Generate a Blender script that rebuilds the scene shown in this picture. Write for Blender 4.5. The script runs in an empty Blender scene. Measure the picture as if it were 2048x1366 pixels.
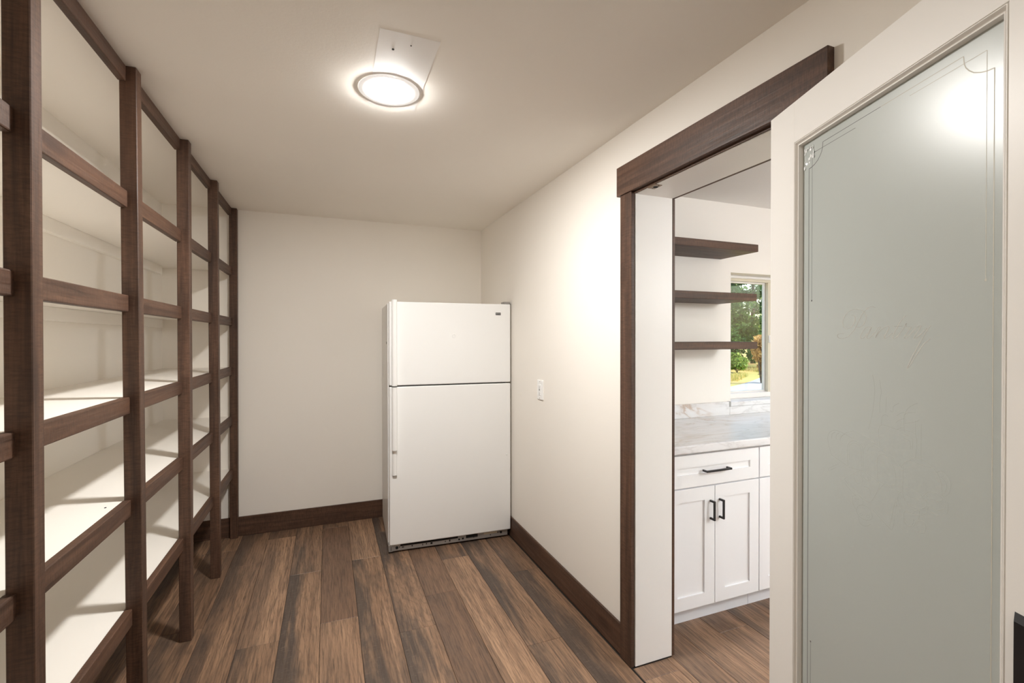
import bpy, bmesh, math, random
from math import sin, cos, pi, radians
from mathutils import Vector, Matrix

random.seed(7)
SC = bpy.context.scene
COL = SC.collection

# ------------------------------------------------------------------ camera
cam_d = bpy.data.cameras.new('camera')
cam = bpy.data.objects.new('camera', cam_d)
COL.objects.link(cam)
YAW, PITCH, ROLL = 0.374835, 0.0072043, 0.00105
fwd = Vector((sin(YAW)*cos(PITCH), cos(YAW)*cos(PITCH), -sin(PITCH)))
rt0 = Vector((cos(YAW), -sin(YAW), 0))
dn0 = fwd.cross(rt0)
rt = rt0*cos(ROLL) + dn0*sin(ROLL)
dn = -rt0*sin(ROLL) + dn0*cos(ROLL)
cam.matrix_world = Matrix(((rt.x, -dn.x, -fwd.x, 0), (rt.y, -dn.y, -fwd.y, 0), (rt.z, -dn.z, -fwd.z, 1.456), (0, 0, 0, 1)))
cam_d.sensor_width = 36
cam_d.lens = 934.185/2048*36
cam_d.clip_start = 0.02
cam_d.clip_end = 400
SC.camera = cam

# ------------------------------------------------------------------ world, sun, exposure
LAMP = 152.0            # radiance of the pantry ceiling lamp
FILL_LAMP = 20.0            # unseen pantry lamp added behind the camera as fill light
KITCHEN_FILL = 25.0            # unseen globe added to brighten the kitchen walls and ceiling
SKY = 0.14
SUN = 0.85
EXPO = 2.14
world = bpy.data.worlds.new('world')
SC.world = world
world.use_nodes = True
wn = world.node_tree.nodes
sky = wn.new('ShaderNodeTexSky')
sky.sky_type = 'NISHITA'
sky.sun_disc = False
sky.sun_elevation = radians(48)
sky.sun_rotation = radians(150)
sky.air_density = 1.3
sky.dust_density = 2.5
wn['Background'].inputs['Strength'].default_value = SKY
world.node_tree.links.new(sky.outputs[0], wn['Background'].inputs['Color'])
sun_d = bpy.data.lights.new('sun', 'SUN')
sun = bpy.data.objects.new('sun', sun_d)
COL.objects.link(sun)
sun_d.energy = SUN
sun_d.color = (1.0, .93, .80)
sun_d.angle = radians(.6)
sun.rotation_euler = Vector((-.62, .30, -.75)).to_track_quat('-Z', 'Y').to_euler()
vs = SC.view_settings
SC.display_settings.display_device = 'sRGB'
vs.view_transform = 'Standard'
vs.look = 'None'
vs.exposure = EXPO
vs.gamma = 1
vs.use_curve_mapping = False
SC.cycles.max_bounces = 16
SC.cycles.diffuse_bounces = 12
SC.cycles.caustics_reflective = False
SC.cycles.caustics_refractive = False

# ------------------------------------------------------------------ helpers
def srgb(r, g, b):
    f = lambda c: (c/255/12.92 if c/255 <= .04045 else ((c/255+.055)/1.055)**2.4)
    return (f(r), f(g), f(b), 1)

def tag(o, label=None, cat=None, group=None, kind=None):
    if label: o['label'] = label
    if cat: o['category'] = cat
    if group: o['group'] = group
    if kind: o['kind'] = kind
    return o

def empty(name, loc=(0, 0, 0), rz=0):
    o = bpy.data.objects.new(name, None)
    o.empty_display_size = .05
    COL.objects.link(o)
    o.location = loc
    o.rotation_euler = (0, 0, rz)
    return o

def finish(bm, name, mat, parent=None, smooth=False, origin=None):
    """bmesh -> ONE mesh object; its origin is moved to `origin` (parent space)"""
    if origin is not None:
        bmesh.ops.translate(bm, verts=bm.verts, vec=-Vector(origin))
    me = bpy.data.meshes.new(name)
    bm.to_mesh(me); bm.free()
    mats = mat if isinstance(mat, (list, tuple)) else [mat]
    for m in mats: me.materials.append(m)
    if smooth:
        for p in me.polygons: p.use_smooth = True
    o = bpy.data.objects.new(name, me)
    COL.objects.link(o)
    if parent: o.parent = parent
    if origin is not None: o.location = origin
    return o

def bx(bm, x0, x1, y0, y1, z0, z1, bev=0, seg=1, mi=0):
    r = bmesh.ops.create_cube(bm, size=1)
    vs_ = r['verts']
    for v in vs_:
        v.co = Vector(((x0+x1)/2 + v.co.x*(x1-x0), (y0+y1)/2 + v.co.y*(y1-y0), (z0+z1)/2 + v.co.z*(z1-z0)))
    fs = set(f for v in vs_ for f in v.link_faces)
    for f in fs: f.material_index = mi
    if bev:
        es = list(set(e for v in vs_ for e in v.link_edges))
        bmesh.ops.bevel(bm, geom=es, offset=bev, segments=seg, affect='EDGES', profile=.5)
    return vs_

def box(name, mat, x0, x1, y0, y1, z0, z1, bev=0, parent=None, seg=1, at=None):
    bm = bmesh.new()
    bx(bm, x0, x1, y0, y1, z0, z1, bev, seg)
    return finish(bm, name, mat, parent, origin=at if at is not None else ((x0+x1)/2, (y0+y1)/2, z0))

def cyl(bm, c, r, h, axis='z', n=24, r2=None, mi=0):
    g = bmesh.ops.create_cone(bm, cap_ends=True, segments=n, radius1=r, radius2=r if r2 is None else r2, depth=h)
    M = Matrix.Identity(3)
    if axis == 'x': M = Matrix.Rotation(pi/2, 3, 'Y')
    if axis == 'y': M = Matrix.Rotation(-pi/2, 3, 'X')
    for v in g['verts']: v.co = M @ v.co + Vector(c)
    for f in set(f for v in g['verts'] for f in v.link_faces): f.material_index = mi
    return g['verts']

def lathe(bm, prof, n=48, c=(0, 0, 0), mi=0):
    rings = []
    for r, z in prof:
        if r < 1e-6: rings.append([bm.verts.new((c[0], c[1], c[2]+z))])
        else: rings.append([bm.verts.new((c[0]+r*cos(2*pi*k/n), c[1]+r*sin(2*pi*k/n), c[2]+z)) for k in range(n)])
    for a, b in zip(rings, rings[1:]):
        for k in range(n):
            k2 = (k+1) % n
            if len(a) == 1 and len(b) == 1: continue
            if len(a) == 1: f = bm.faces.new((a[0], b[k2], b[k]))
            elif len(b) == 1: f = bm.faces.new((a[k], a[k2], b[0]))
            else: f = bm.faces.new((a[k], a[k2], b[k2], b[k]))
            f.smooth = True; f.material_index = mi

def tube(bm, pts, r, n=10):
    pts = [Vector(p) for p in pts]
    rings = []
    for i, p in enumerate(pts):
        t = (pts[min(i+1, len(pts)-1)] - pts[max(i-1, 0)]).normalized()
        u = t.cross(Vector((0, 0, 1)))
        if u.length < 1e-3: u = t.cross(Vector((1, 0, 0)))
        u.normalize(); w = t.cross(u)
        rings.append([bm.verts.new(p + (u*cos(2*pi*k/n) + w*sin(2*pi*k/n))*r) for k in range(n)])
    for a, b in zip(rings, rings[1:]):
        for k in range(n):
            f = bm.faces.new((a[k], a[(k+1) % n], b[(k+1) % n], b[k])); f.smooth = True
    bm.faces.new(rings[0][::-1]); bm.faces.new(rings[-1])

# ------------------------------------------------------------------ materials
class NT:
    def __init__(s, name):
        s.m = bpy.data.materials.new(name); s.m.use_nodes = True
        s.t = s.m.node_tree; s.n = s.t.nodes
        s.p = s.n['Principled BSDF']
    def new(s, typ, **kw):
        nd = s.n.new(typ)
        for k, v in kw.items():
            if k in nd.inputs.keys() if hasattr(nd.inputs, 'keys') else False: nd.inputs[k].default_value = v
            else: setattr(nd, k, v)
        return nd
    def link(s, a, b): s.t.links.new(a, b)
    def math(s, op, a, b=None, clamp=False):
        nd = s.n.new('ShaderNodeMath'); nd.operation = op; nd.use_clamp = clamp
        for i, x in enumerate((a, b)):
            if x is None: continue
            if hasattr(x, 'is_linked') or hasattr(x, 'links'): s.link(x, nd.inputs[i])
            else: nd.inputs[i].default_value = x
        return nd.outputs[0]
    def mix(s, fac, a, b, blend='MIX'):
        nd = s.n.new('ShaderNodeMix'); nd.data_type = 'RGBA'; nd.blend_type = blend
        for i, x in ((0, fac), (6, a), (7, b)):
            if hasattr(x, 'links'): s.link(x, nd.inputs[i])
            else: nd.inputs[i].default_value = x
        return nd.outputs[2]
    def ramp(s, fac, stops):
        nd = s.n.new('ShaderNodeValToRGB')
        el = nd.color_ramp.elements
        while len(el) < len(stops): el.new(.5)
        for e, (p, c) in zip(el, stops):
            e.position = p; e.color = c if hasattr(c, '__len__') else (c, c, c, 1)
        s.link(fac, nd.inputs[0])
        return nd.outputs[0]
    def coords(s, scale=(1, 1, 1), rnd=True, gen='Object'):
        tc = s.n.new('ShaderNodeTexCoord')
        v = tc.outputs[gen]
        if rnd:
            oi = s.n.new('ShaderNodeObjectInfo')
            cm = s.n.new('ShaderNodeVectorMath'); cm.operation = 'SCALE'
            cx = s.n.new('ShaderNodeCombineXYZ')
            s.link(oi.outputs['Random'], cx.inputs[0])
            r2 = s.math('FRACT', s.math('MULTIPLY', oi.outputs['Random'], 17.13))
            r3 = s.math('FRACT', s.math('MULTIPLY', oi.outputs['Random'], 71.7))
            s.link(r2, cx.inputs[1]); s.link(r3, cx.inputs[2])
            s.link(cx.outputs[0], cm.inputs[0]); cm.inputs['Scale'].default_value = 23.0
            ad = s.n.new('ShaderNodeVectorMath'); ad.operation = 'ADD'
            s.link(v, ad.inputs[0]); s.link(cm.outputs[0], ad.inputs[1])
            v = ad.outputs[0]
        return v
    def scaled(s, v, sc):
        mp = s.n.new('ShaderNodeMapping'); mp.inputs['Scale'].default_value = sc
        s.link(v, mp.inputs[0]); return mp.outputs[0]
    def noise(s, v, scale=1, detail=4, rough=.5, dist=0):
        nd = s.n.new('ShaderNodeTexNoise')
        s.link(v, nd.inputs['Vector'])
        nd.inputs['Scale'].default_value = scale; nd.inputs['Detail'].default_value = detail
        nd.inputs['Roughness'].default_value = rough; nd.inputs['Distortion'].default_value = dist
        return nd.outputs[0]
    def bump(s, h, strength=.2, dist=.002):
        nd = s.n.new('ShaderNodeBump'); nd.inputs['Strength'].default_value = strength; nd.inputs['Distance'].default_value = dist
        s.link(h, nd.inputs['Height']); s.link(nd.outputs[0], s.p.inputs['Normal'])

def plain(name, col, rough=.5, metal=0, spec=.5, bump=None):
    t = NT(name)
    t.p.inputs['Base Color'].default_value = col
    t.p.inputs['Roughness'].default_value = rough
    t.p.inputs['Metallic'].default_value = metal
    t.p.inputs['Specular IOR Level'].default_value = spec
    if bump:
        v = t.coords(rnd=False)
        h = t.noise(v, bump[0], 3, .6)
        t.bump(h, bump[1], bump[2])
    return t.m

def paint(name, col, rough=.6, scale=160, strength=.10, var=.025):
    t = NT(name)
    v = t.coords(rnd=False)
    n1 = t.noise(v, 1.3, 3, .5)
    c2 = tuple(c*(1-var*2) for c in col[:3]) + (1,)
    t.link(t.mix(n1, col, c2), t.p.inputs['Base Color'])
    t.p.inputs['Roughness'].default_value = rough
    t.p.inputs['Specular IOR Level'].default_value = .35
    t.bump(t.noise(v, scale, 3, .6), strength, .0015)
    return t.m

def stained(name, axis, light=.84):
    """rough-sawn boards stained walnut; grain along `axis`"""
    t = NT(name)
    v = t.coords()
    a = 'xyz'.index(axis)
    def sc(along, across): return tuple(along if i == a else across for i in range(3))
    grain = t.noise(t.scaled(v, sc(1.2, 26)), 1.6, 6, .62, .6)
    fine = t.noise(t.scaled(v, sc(6, 190)), 1.0, 4, .6)
    saw = t.noise(t.scaled(v, sc(190, 34)), 1.0, 4, .65, .4)
    big = t.noise(t.scaled(v, sc(1.6, 7)), 1.0, 3, .5)
    vo = t.n.new('ShaderNodeTexVoronoi'); vo.inputs['Scale'].default_value = 1.0
    t.link(t.scaled(v, sc(2.4, 6.5)), vo.inputs['Vector'])
    knot = t.ramp(vo.outputs['Distance'], [(0.0, 1.0), (.10, .75), (.2, 0)])
    L = light
    c = t.ramp(grain, [(.25, (.036*L, .019*L, .0125*L, 1)), (.5, (.098*L, .050*L, .031*L, 1)), (.75, (.185*L, .097*L, .059*L, 1))])
    c = t.mix(t.math('MULTIPLY', t.ramp(fine, [(.40, 0), (.75, 1)]), .38), c, (.165*L, .10*L, .07*L, 1))
    c = t.mix(t.math('MULTIPLY', t.ramp(saw, [(.35, 1), (.6, 0)]), .45), c, (.030*L, .017*L, .012*L, 1))
    c = t.mix(t.math('MULTIPLY', t.ramp(big, [(.5, 0), (.8, 1)]), .35), c, (.15*L, .066*L, .034*L, 1))
    c = t.mix(t.math('MULTIPLY', knot, .6), c, (.035*L, .017*L, .011*L, 1))
    t.link(c, t.p.inputs['Base Color'])
    t.link(t.ramp(fine, [(.3, .42), (.7, .62)]), t.p.inputs['Roughness'])
    t.p.inputs['Specular IOR Level'].default_value = .36
    h = t.math('ADD', t.math('MULTIPLY', saw, .7), t.math('MULTIPLY', fine, .6))
    t.bump(h, .35, .0016)
    return t.m

def plank_mat():
    """vinyl boards printed as weathered barn wood; obj.color = (brownness, grey left side, light)"""
    t = NT('vinyl_plank')
    v = t.coords()
    tc = t.n.new('ShaderNodeTexCoord')
    sx = t.n.new('ShaderNodeSeparateXYZ'); t.link(tc.outputs['Object'], sx.inputs[0])
    oi = t.n.new('ShaderNodeObjectInfo')
    sc_ = t.n.new('ShaderNodeSeparateColor'); t.link(oi.outputs['Color'], sc_.inputs[0])
    streak = t.noise(t.scaled(v, (24, 1.1, 1)), 1.0, 5, .55, .9)
    fine = t.noise(t.scaled(v, (150, 7, 1)), 1.0, 5, .68, .3)
    cross = t.noise(t.scaled(v, (36, 150, 1)), 1.0, 3, .6)
    big = t.noise(t.scaled(v, (7, 1.5, 1)), 1.0, 4, .6, .4)
    cat = t.n.new('ShaderNodeTexWave'); cat.wave_type = 'RINGS'; cat.rings_direction = 'SPHERICAL'
    cat.inputs['Scale'].default_value = 7; cat.inputs['Distortion'].default_value = 7; cat.inputs['Detail'].default_value = 3; cat.inputs['Detail Scale'].default_value = 2.0
    t.link(t.scaled(v, (3.2, .55, 1)), cat.inputs['Vector'])
    tan = (.385, .235, .142, 1); brown = (.155, .086, .053, 1); grey = (.058, .046, .040, 1)
    c = t.mix(t.ramp(streak, [(.32, 0), (.68, 1)]), tan, (.215, .125, .075, 1))
    c = t.mix(sc_.outputs[0], c, brown)
    # grey weathering, heavier towards one edge of the print
    left = t.math('ADD', t.math('MULTIPLY', sx.outputs[0], -5.0), t.math('MULTIPLY', t.math('SUBTRACT', big, .5), 2.6))
    left = t.math('ADD', left, t.math('MULTIPLY', t.math('SUBTRACT', streak, .5), 1.2))
    gm = t.ramp(t.math('ADD', left, .5), [(.25, 0), (.85, 1)])
    gm = t.math('MULTIPLY', gm, sc_.outputs[1])
    c = t.mix(t.math('MULTIPLY', gm, .88, True), c, grey)
    c = t.mix(t.math('MULTIPLY', t.ramp(fine, [(.45, 0), (.66, 1)]), .68), c, (.045, .031, .024, 1))
    c = t.mix(t.math('MULTIPLY', t.ramp(cat.outputs[0], [(.72, 0), (.95, 1)]), .30), c, (.07, .042, .027, 1))
    c = t.mix(t.math('MULTIPLY', t.ramp(cross, [(.56, 0), (.74, 1)]), t.math('MULTIPLY', gm, .30)), c, (.25, .185, .14, 1))
    c = t.mix(1.0, c, t.ramp(sc_.outputs[2], [(0, .55), (1, 1.45)]), 'MULTIPLY')
    t.link(c, t.p.inputs['Base Color'])
    t.link(t.ramp(fine, [(.3, .36), (.7, .52)]), t.p.inputs['Roughness'])
    t.p.inputs['Specular IOR Level'].default_value = .45
    t.bump(fine, .12, .001)
    return t.m

def marble_mat():
    t = NT('marble_laminate')
    v = t.coords(rnd=False)
    w = t.n.new('ShaderNodeMapping'); w.inputs['Rotation'].default_value = (0, 0, radians(24)); w.inputs['Scale'].default_value = (.9, 2.3, 1.9)
    t.link(v, w.inputs[0])
    n1 = t.noise(w.outputs[0], 1.9, 5, .5, 1.0)
    n2 = t.noise(w.outputs[0], 1.3, 4, .55, .8)
    n3 = t.noise(w.outputs[0], 3.4, 5, .5, 1.1)
    vein = t.ramp(t.math('ABSOLUTE', t.math('SUBTRACT', n1, .5)), [(0, 1), (.02, .25), (.07, 0)])
    vein2 = t.ramp(t.math('ABSOLUTE', t.math('SUBTRACT', n3, .5)), [(0, 1), (.018, .3), (.06, 0)])
    c = t.mix(n2, (.80, .80, .81, 1), (.66, .665, .69, 1))
    c = t.mix(t.math('MULTIPLY', vein2, .35), c, (.42, .40, .40, 1))
    c = t.mix(t.math('MULTIPLY', t.math('MULTIPLY', vein, t.ramp(n2, [(.40, 0), (.6, 1)])), .75), c, (.42, .28, .19, 1))
    t.link(c, t.p.inputs['Base Color'])
    t.p.inputs['Roughness'].default_value = .26
    return t.m

M = {}
M['wall'] = paint('cream_wall_paint', (.88, .843, .785, 1))
M['ceil'] = paint('cream_ceiling_paint', (.90, .862, .805, 1), .7, 90, .16)
M['patch'] = paint('fresh_ceiling_paint', (.87, .855, .84, 1), .6, 90, .1)
M['kwall'] = paint('kitchen_wall_paint', (.85, .815, .77, 1))
M['kceil'] = paint('textured_kitchen_ceiling', (.80, .78, .75, 1), .8, 120, .8)
M['shelf'] = paint('white_shelf_paint', (.87, .84, .79, 1), .45, 60, .05, .012)
M['jamb'] = paint('white_jamb_paint', (.84, .83, .81, 1), .4, 40, .03, .012)
M['doorp'] = paint('white_door_paint', (.84, .82, .785, 1), .38, 220, .05, .01)
for ax in 'xyz': M['w'+ax] = stained('walnut_stain_'+ax, ax)
M['plank'] = plank_mat()
M['under'] = plain('dark_underlay', (.02, .015, .012, 1), .8)
M['marble'] = marble_mat()
M['cab'] = plain('white_cabinet_lacquer', (.82, .825, .84, 1), .35)
M['toe'] = plain('grey_toe_board', (.72, .735, .77, 1), .5)
M['black'] = plain('matte_black_metal', (.012, .012, .014, 1), .35, .0)
M['enamel'] = plain('white_enamel', (.86, .865, .86, 1), .34, 0, .5, (700, .12, .0006))
M['enamel_s'] = plain('white_enamel_smooth', (.87, .873, .867, 1), .25)
M['gasket'] = plain('dark_gasket', (.03, .028, .026, 1), .7)
M['steel'] = plain('bare_steel', (.42, .41, .40, 1), .45, .7, .5, (60, .3, .002))
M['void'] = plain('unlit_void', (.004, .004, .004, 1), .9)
M['plastic'] = plain('white_plastic', (.86, .86, .85, 1), .3)
M['slot'] = plain('socket_slot_grey', (.30, .30, .29, 1), .5)
M['brass'] = plain('aged_bronze', (.24, .17, .12, 1), .35, .8)
M['vinyl'] = plain('cream_window_vinyl', (.62, .57, .46, 1), .4)
M['vinylw'] = plain('white_window_vinyl', (.82, .80, .78, 1), .4)
M['etch'] = plain('etched_line', (.50, .505, .465, 1), .5)
M['etchf'] = plain('etched_faint_line', (.55, .585, .55, 1), .45)
M['etchb'] = plain('etched_beige_line', (.56, .54, .46, 1), .5)
M['etchd'] = plain('etched_border_line', (.10, .105, .11, 1), .3)
M['film'] = plain('clear_film_flake', (.85, .87, .87, 1), .08)

def glass_frosted():
    t = NT('frosted_glass')
    v = t.coords(rnd=False)
    
    t.p.inputs['Base Color'].default_value = (.68, .73, .70, 1)
    t.p.inputs['Transmission Weight'].default_value = .35
    t.p.inputs['Roughness'].default_value = .28
    t.p.inputs['IOR'].default_value = 1.5
    t.p.inputs['Specular IOR Level'].default_value = .6
    return t.m
M['frost'] = glass_frosted()

def glass_clear():
    t = NT('window_glass')
    g = t.n.new('ShaderNodeBsdfGlossy'); g.inputs['Roughness'].default_value = .02
    tr = t.n.new('ShaderNodeBsdfTransparent'); tr.inputs[0].default_value = (.93, .96, .95, 1)
    fr = t.n.new('ShaderNodeFresnel'); fr.inputs[0].default_value = 1.5
    mx = t.n.new('ShaderNodeMixShader')
    ge = t.n.new('ShaderNodeNewGeometry'); t.link(t.math('MULTIPLY', fr.outputs[0], t.math('SUBTRACT', 1.0, ge.outputs['Backfacing'])), mx.inputs[0]); t.link(tr.outputs[0], mx.inputs[1]); t.link(g.outputs[0], mx.inputs[2])
    t.link(mx.outputs[0], t.n['Material Output'].inputs['Surface'])
    return t.m
M['glass'] = glass_clear()

def emit(name, col, strength):
    t = NT(name)
    t.p.inputs['Base Color'].default_value = (.9, .9, .9, 1)
    t.p.inputs['Emission Color'].default_value = col
    t.p.inputs['Emission Strength'].default_value = strength
    return t.m
M['lens'] = emit('lit_lamp_lens', (1.0, .98, .945, 1), LAMP)
M['rim'] = emit('softly_lit_lamp_rim', (1.0, .985, .96, 1), .10)
M['fill_lens'] = emit('fill_lamp_lens', (1.0, .955, .88, 1), FILL_LAMP)
M['kfill'] = emit('kitchen_fill_lens', (.94, .975, 1.0, 1), KITCHEN_FILL)

# ================================================================== SETTING
H = 2.40          # ceiling
RX = 1.255        # right wall
LX = -1.08        # left wall (behind the shelves)
BY = 3.935        # back wall
FY = -1.15        # wall behind the camera
KX0, KX1 = 1.4572, 4.45   # kitchen
KY0, KY1 = -1.15, 2.44
KH = 2.378
DOY0, DOY1, DOH = .955, 1.730, 2.105   # rough door opening

def struct(o, label, cat):
    return tag(o, label, cat, None, 'structure')

# floor ------------------------------------------------------------
fl = empty('floor', (0, 0, 0))
struct(fl, 'brown and grey wood-look plank floor running from the pantry into the kitchen', 'floor')
bm = bmesh.new()
bx(bm, LX-.15, KX1+.1, FY-.1, BY+.12, -.12, -.0045)
finish(bm, 'subfloor', M['under'], fl)
PW, PL = .18266, 1.28
def plank(x0, x1, y0, y1, z, col):
    bm = bmesh.new()
    g = .0007
    bx(bm, x0+g, x1-g, y0+g, y1-g, z-.0045, z, .0011)
    o = finish(bm, 'plank', M['plank'], fl, origin=((x0+x1)/2, (y0+y1)/2, z))
    o.color = (col[0], col[1], col[2], 1)
# seams and butt joints as laid; tone per board = (brownness, grey side, lightness)
cols = {-2: [3.05], -1: [2.40, 3.68], 0: [2.745, 3.67], 1: [3.407], 2: [2.495, 3.78], 3: [3.155], 4: [2.563, 3.8415],
        5: [3.224], 6: [2.343, 3.6214], 7: [2.624], 8: [3.014], 9: [2.02, 3.30], 10: [2.69]}
tones = {(0, 3.67): (.35, .5, .35), (0, 2.745): (.3, .75, .42), (1, 9): (.35, .8, .40), (1, 3.407): (.25, .85, .5),
         (2, 9): (.3, .8, .4), (2, 3.78): (.0, .35, .62), (2, 2.495): (.2, .95, .45),
         (3, 9): (.15, .75, .5), (3, 3.155): (.12, 1.0, .5),
         (4, 9): (.2, .8, .45), (4, 3.8415): (.85, .15, .55), (4, 2.563): (.18, .3, .6),
         (5, 9): (.0, .25, .62), (5, 3.224): (.12, 1.0, .5),
         (6, 9): (.3, .95, .4), (6, 3.6214): (.12, 1.0, .5), (6, 2.343): (.15, 1.0, .5),
         (7, 9): (.7, .3, .5), (7, 2.624): (.7, .45, .48),
         (8, 9): (.3, .9, .45), (8, 3.014): (.0, .2, .66),
         (9, 9): (.4, .7, .4), (9, 3.30): (.15, 1.0, .45), (9, 2.02): (.15, .95, .5),
         (10, 9): (.45, .7, .4), (10, 2.69): (.3, .95, .45)}
rp = random.Random(4)
for k, joints in cols.items():
    x0 = -.7733 + PW*k
    x1 = x0 + PW
    x0 = max(x0, LX); x1 = min(x1, 1.2405)
    if x1 - x0 < .02: continue
    ys = [BY]
    js = sorted(joints, reverse=True)
    ys += js
    y = js[-1]
    while y > FY:
        y -= PL; ys.append(max(y, FY))
    for i in range(len(ys)-1):
        key = (k, 9 if i == 0 else ys[i])
        col = tones.get(key) or (rp.choice([.1, .2, .3, .7]), rp.choice([.3, .8, 1.0, .9]), rp.uniform(.4, .58))
        plank(x0, x1, ys[i+1], ys[i], 0, col)
for k in range(18):
    x0 = 1.2445 + PW*k; x1 = min(x0+PW, KX1)
    lo, hi = KY0, KY1
    if k == 0: lo, hi = DOY0+.002, DOY1-.02
    if k == 1: x0_, lo, hi = x0, DOY0+.002, DOY1-.02
    ys = [hi]; y = 1.63 + (k*.47) % PL
    while y > lo:
        if y < hi: ys.append(y)
        y -= PL
    ys.append(lo)
    for i in range(len(ys)-1):
        col = (rp.choice([.05, .15, .4]), rp.choice([.2, .45, .7]), rp.uniform(.50, .62))
        if k == 1:
            plank(x0, KX0, ys[i+1], ys[i], 0, col)
        else:
            plank(x0 if k else x0, x1, ys[i+1], ys[i], 0, col)
plank_fill = plank(KX0, 1.2445+2*PW, KY0, KY1, 0, (.15, .5, .55))

# walls ------------------------------------------------------------
o = box('wall_left', M['wall'], LX-.12, LX, FY-.12, BY+.12, 0, H)
struct(o, 'cream painted wall behind the dark-framed pantry shelves', 'wall')
o = box('wall_back', M['wall'], LX, RX, BY, BY+.12, 0, H)
struct(o, 'cream painted end wall of the pantry behind the refrigerator', 'wall')
o = box('wall_front', M['wall'], LX, RX, FY-.12, FY, 0, H)
struct(o, 'cream painted wall behind the camera end of the pantry', 'wall')
bm = bmesh.new()     # wall with a doorway notch
pts = [(FY-.12, 0), (DOY0, 0), (DOY0, DOH), (DOY1, DOH), (DOY1, 0), (BY+.12, 0), (BY+.12, H), (FY-.12, H)]
fa = [bm.verts.new((RX, y, z)) for y, z in pts]
fb = [bm.verts.new((KX0-.008, y, z)) for y, z in pts]
bm.faces.new(fa[::-1]); bm.faces.new(fb)
for i in range(len(pts)):
    j = (i+1) % len(pts)
    bm.faces.new((fa[i], fa[j], fb[j], fb[i]))
bmesh.ops.recalc_face_normals(bm, faces=bm.faces)
o = finish(bm, 'wall_right', M['wall'])
struct(o, 'cream painted pantry wall with the doorway to the kitchen', 'wall')
ce = box('ceiling', M['ceil'], LX-.12, KX0-.008, FY-.12, BY+.12, H, H+.1)
struct(ce, 'cream painted pantry ceiling with one round lamp', 'ceiling')
pt = box('paint_patch', M['patch'], .150, .337, 1.475, 1.96, H-.0004, H+.0005, 0, ce)
pt.location = (pt.location.x-ce.location.x, pt.location.y-ce.location.y, pt.location.z-ce.location.z)
pt['label'] = 'pale rectangular patch of newer paint beside the lamp'
for x, y, r in ((.2005, 1.567, .004), (.252, 1.527, .0022)):
    bm = bmesh.new(); cyl(bm, (x, y, H-.0008), r, .002, 'z', 10)
    o = finish(bm, 'anchor_hole', M['void'], ce); o.location = -ce.location
    o['label'] = 'small dark screw hole in the ceiling patch'

# kitchen shell
WX0, WX1, WZ0, WZ1 = 2.577, 3.63, 1.012, 1.906
bm = bmesh.new()
bx(bm, KX0-.01, WX0, KY1, KY1+.17, 0, KH+.03); bx(bm, WX1, KX1+.12, KY1, KY1+.17, 0, KH+.03)
bx(bm, WX0, WX1, KY1, KY1+.17, 0, WZ0-.026); bx(bm, WX0, WX1, KY1, KY1+.17, WZ1, KH+.03)
o = finish(bm, 'wall_kitchen_back', M['kwall']); struct(o, 'cream kitchen wall behind the floating shelves and window', 'wall')
SY0, SY1, SZ0, SZ1 = -.8, 1.5, .88, 2.13
bm = bmesh.new()
bx(bm, KX1, KX1+.12, KY0-.12, SY0, 0, KH+.03); bx(bm, KX1, KX1+.12, SY1, KY1+.17, 0, KH+.03)
bx(bm, KX1, KX1+.12, SY0, SY1, 0, SZ0); bx(bm, KX1, KX1+.12, SY0, SY1, SZ1, KH+.03)
o = finish(bm, 'wall_kitchen_right', M['kwall']); struct(o, 'cream side wall of the kitchen, out of view behind the open door', 'wall')
o = box('wall_kitchen_front', M['kwall'], KX0-.008, KX1+.12, KY0-.12, KY0, 0, KH+.03); struct(o, 'cream wall at the near end of the kitchen', 'wall')
bm = bmesh.new()
pts2 = [(KY0, 0), (DOY0, 0), (DOY0, DOH), (DOY1, DOH), (DOY1, 0), (KY1, 0), (KY1, KH), (KY0, KH)]
fa = [bm.verts.new((KX0-.008, y, z)) for y, z in pts2]; fb = [bm.verts.new((KX0, y, z)) for y, z in pts2]
bm.faces.new(fa[::-1]); bm.faces.new(fb)
for i in range(len(pts2)):
    j = (i+1) % len(pts2); bm.faces.new((fa[i], fa[j], fb[j], fb[i]))
bmesh.ops.recalc_face_normals(bm, faces=bm.faces)
o = finish(bm, 'wall_kitchen_left', M['kwall']); struct(o, 'kitchen side of the wall between the pantry and the kitchen', 'wall')
o = box('ceiling_kitchen', M['kceil'], KX0-.008, KX1+.12, KY0-.12, KY1+.17, KH, KH+.12); struct(o, 'white textured kitchen ceiling seen through the doorway', 'ceiling')

# baseboards -------------------------------------------------------
def baseboard(name, x0, x1, y0, y1, m, label):
    bm = bmesh.new(); bx(bm, x0, x1, y0, y1, .0005, .142, .002)
    o = finish(bm, name, m, origin=((x0+x1)/2, (y0+y1)/2, 0)); struct(o, label, 'baseboard')
baseboard('baseboard_back', LX+.014, RX-.014, BY-.013, BY, M['wx'], 'dark stained baseboard along the end wall beside the refrigerator')
baseboard('baseboard_right', RX-.012, RX, 1.799, BY-.013, M['wy'], 'dark stained baseboard along the right wall from doorway to refrigerator')
baseboard('baseboard_left', LX, LX+.013, FY, BY-.0005, M['wy'], 'dark stained baseboard on the wall under the pantry shelves')
baseboard('baseboard_right_near', RX-.012, RX, FY, .862, M['wy'], 'dark stained baseboard on the right wall behind the open pantry door')

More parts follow.
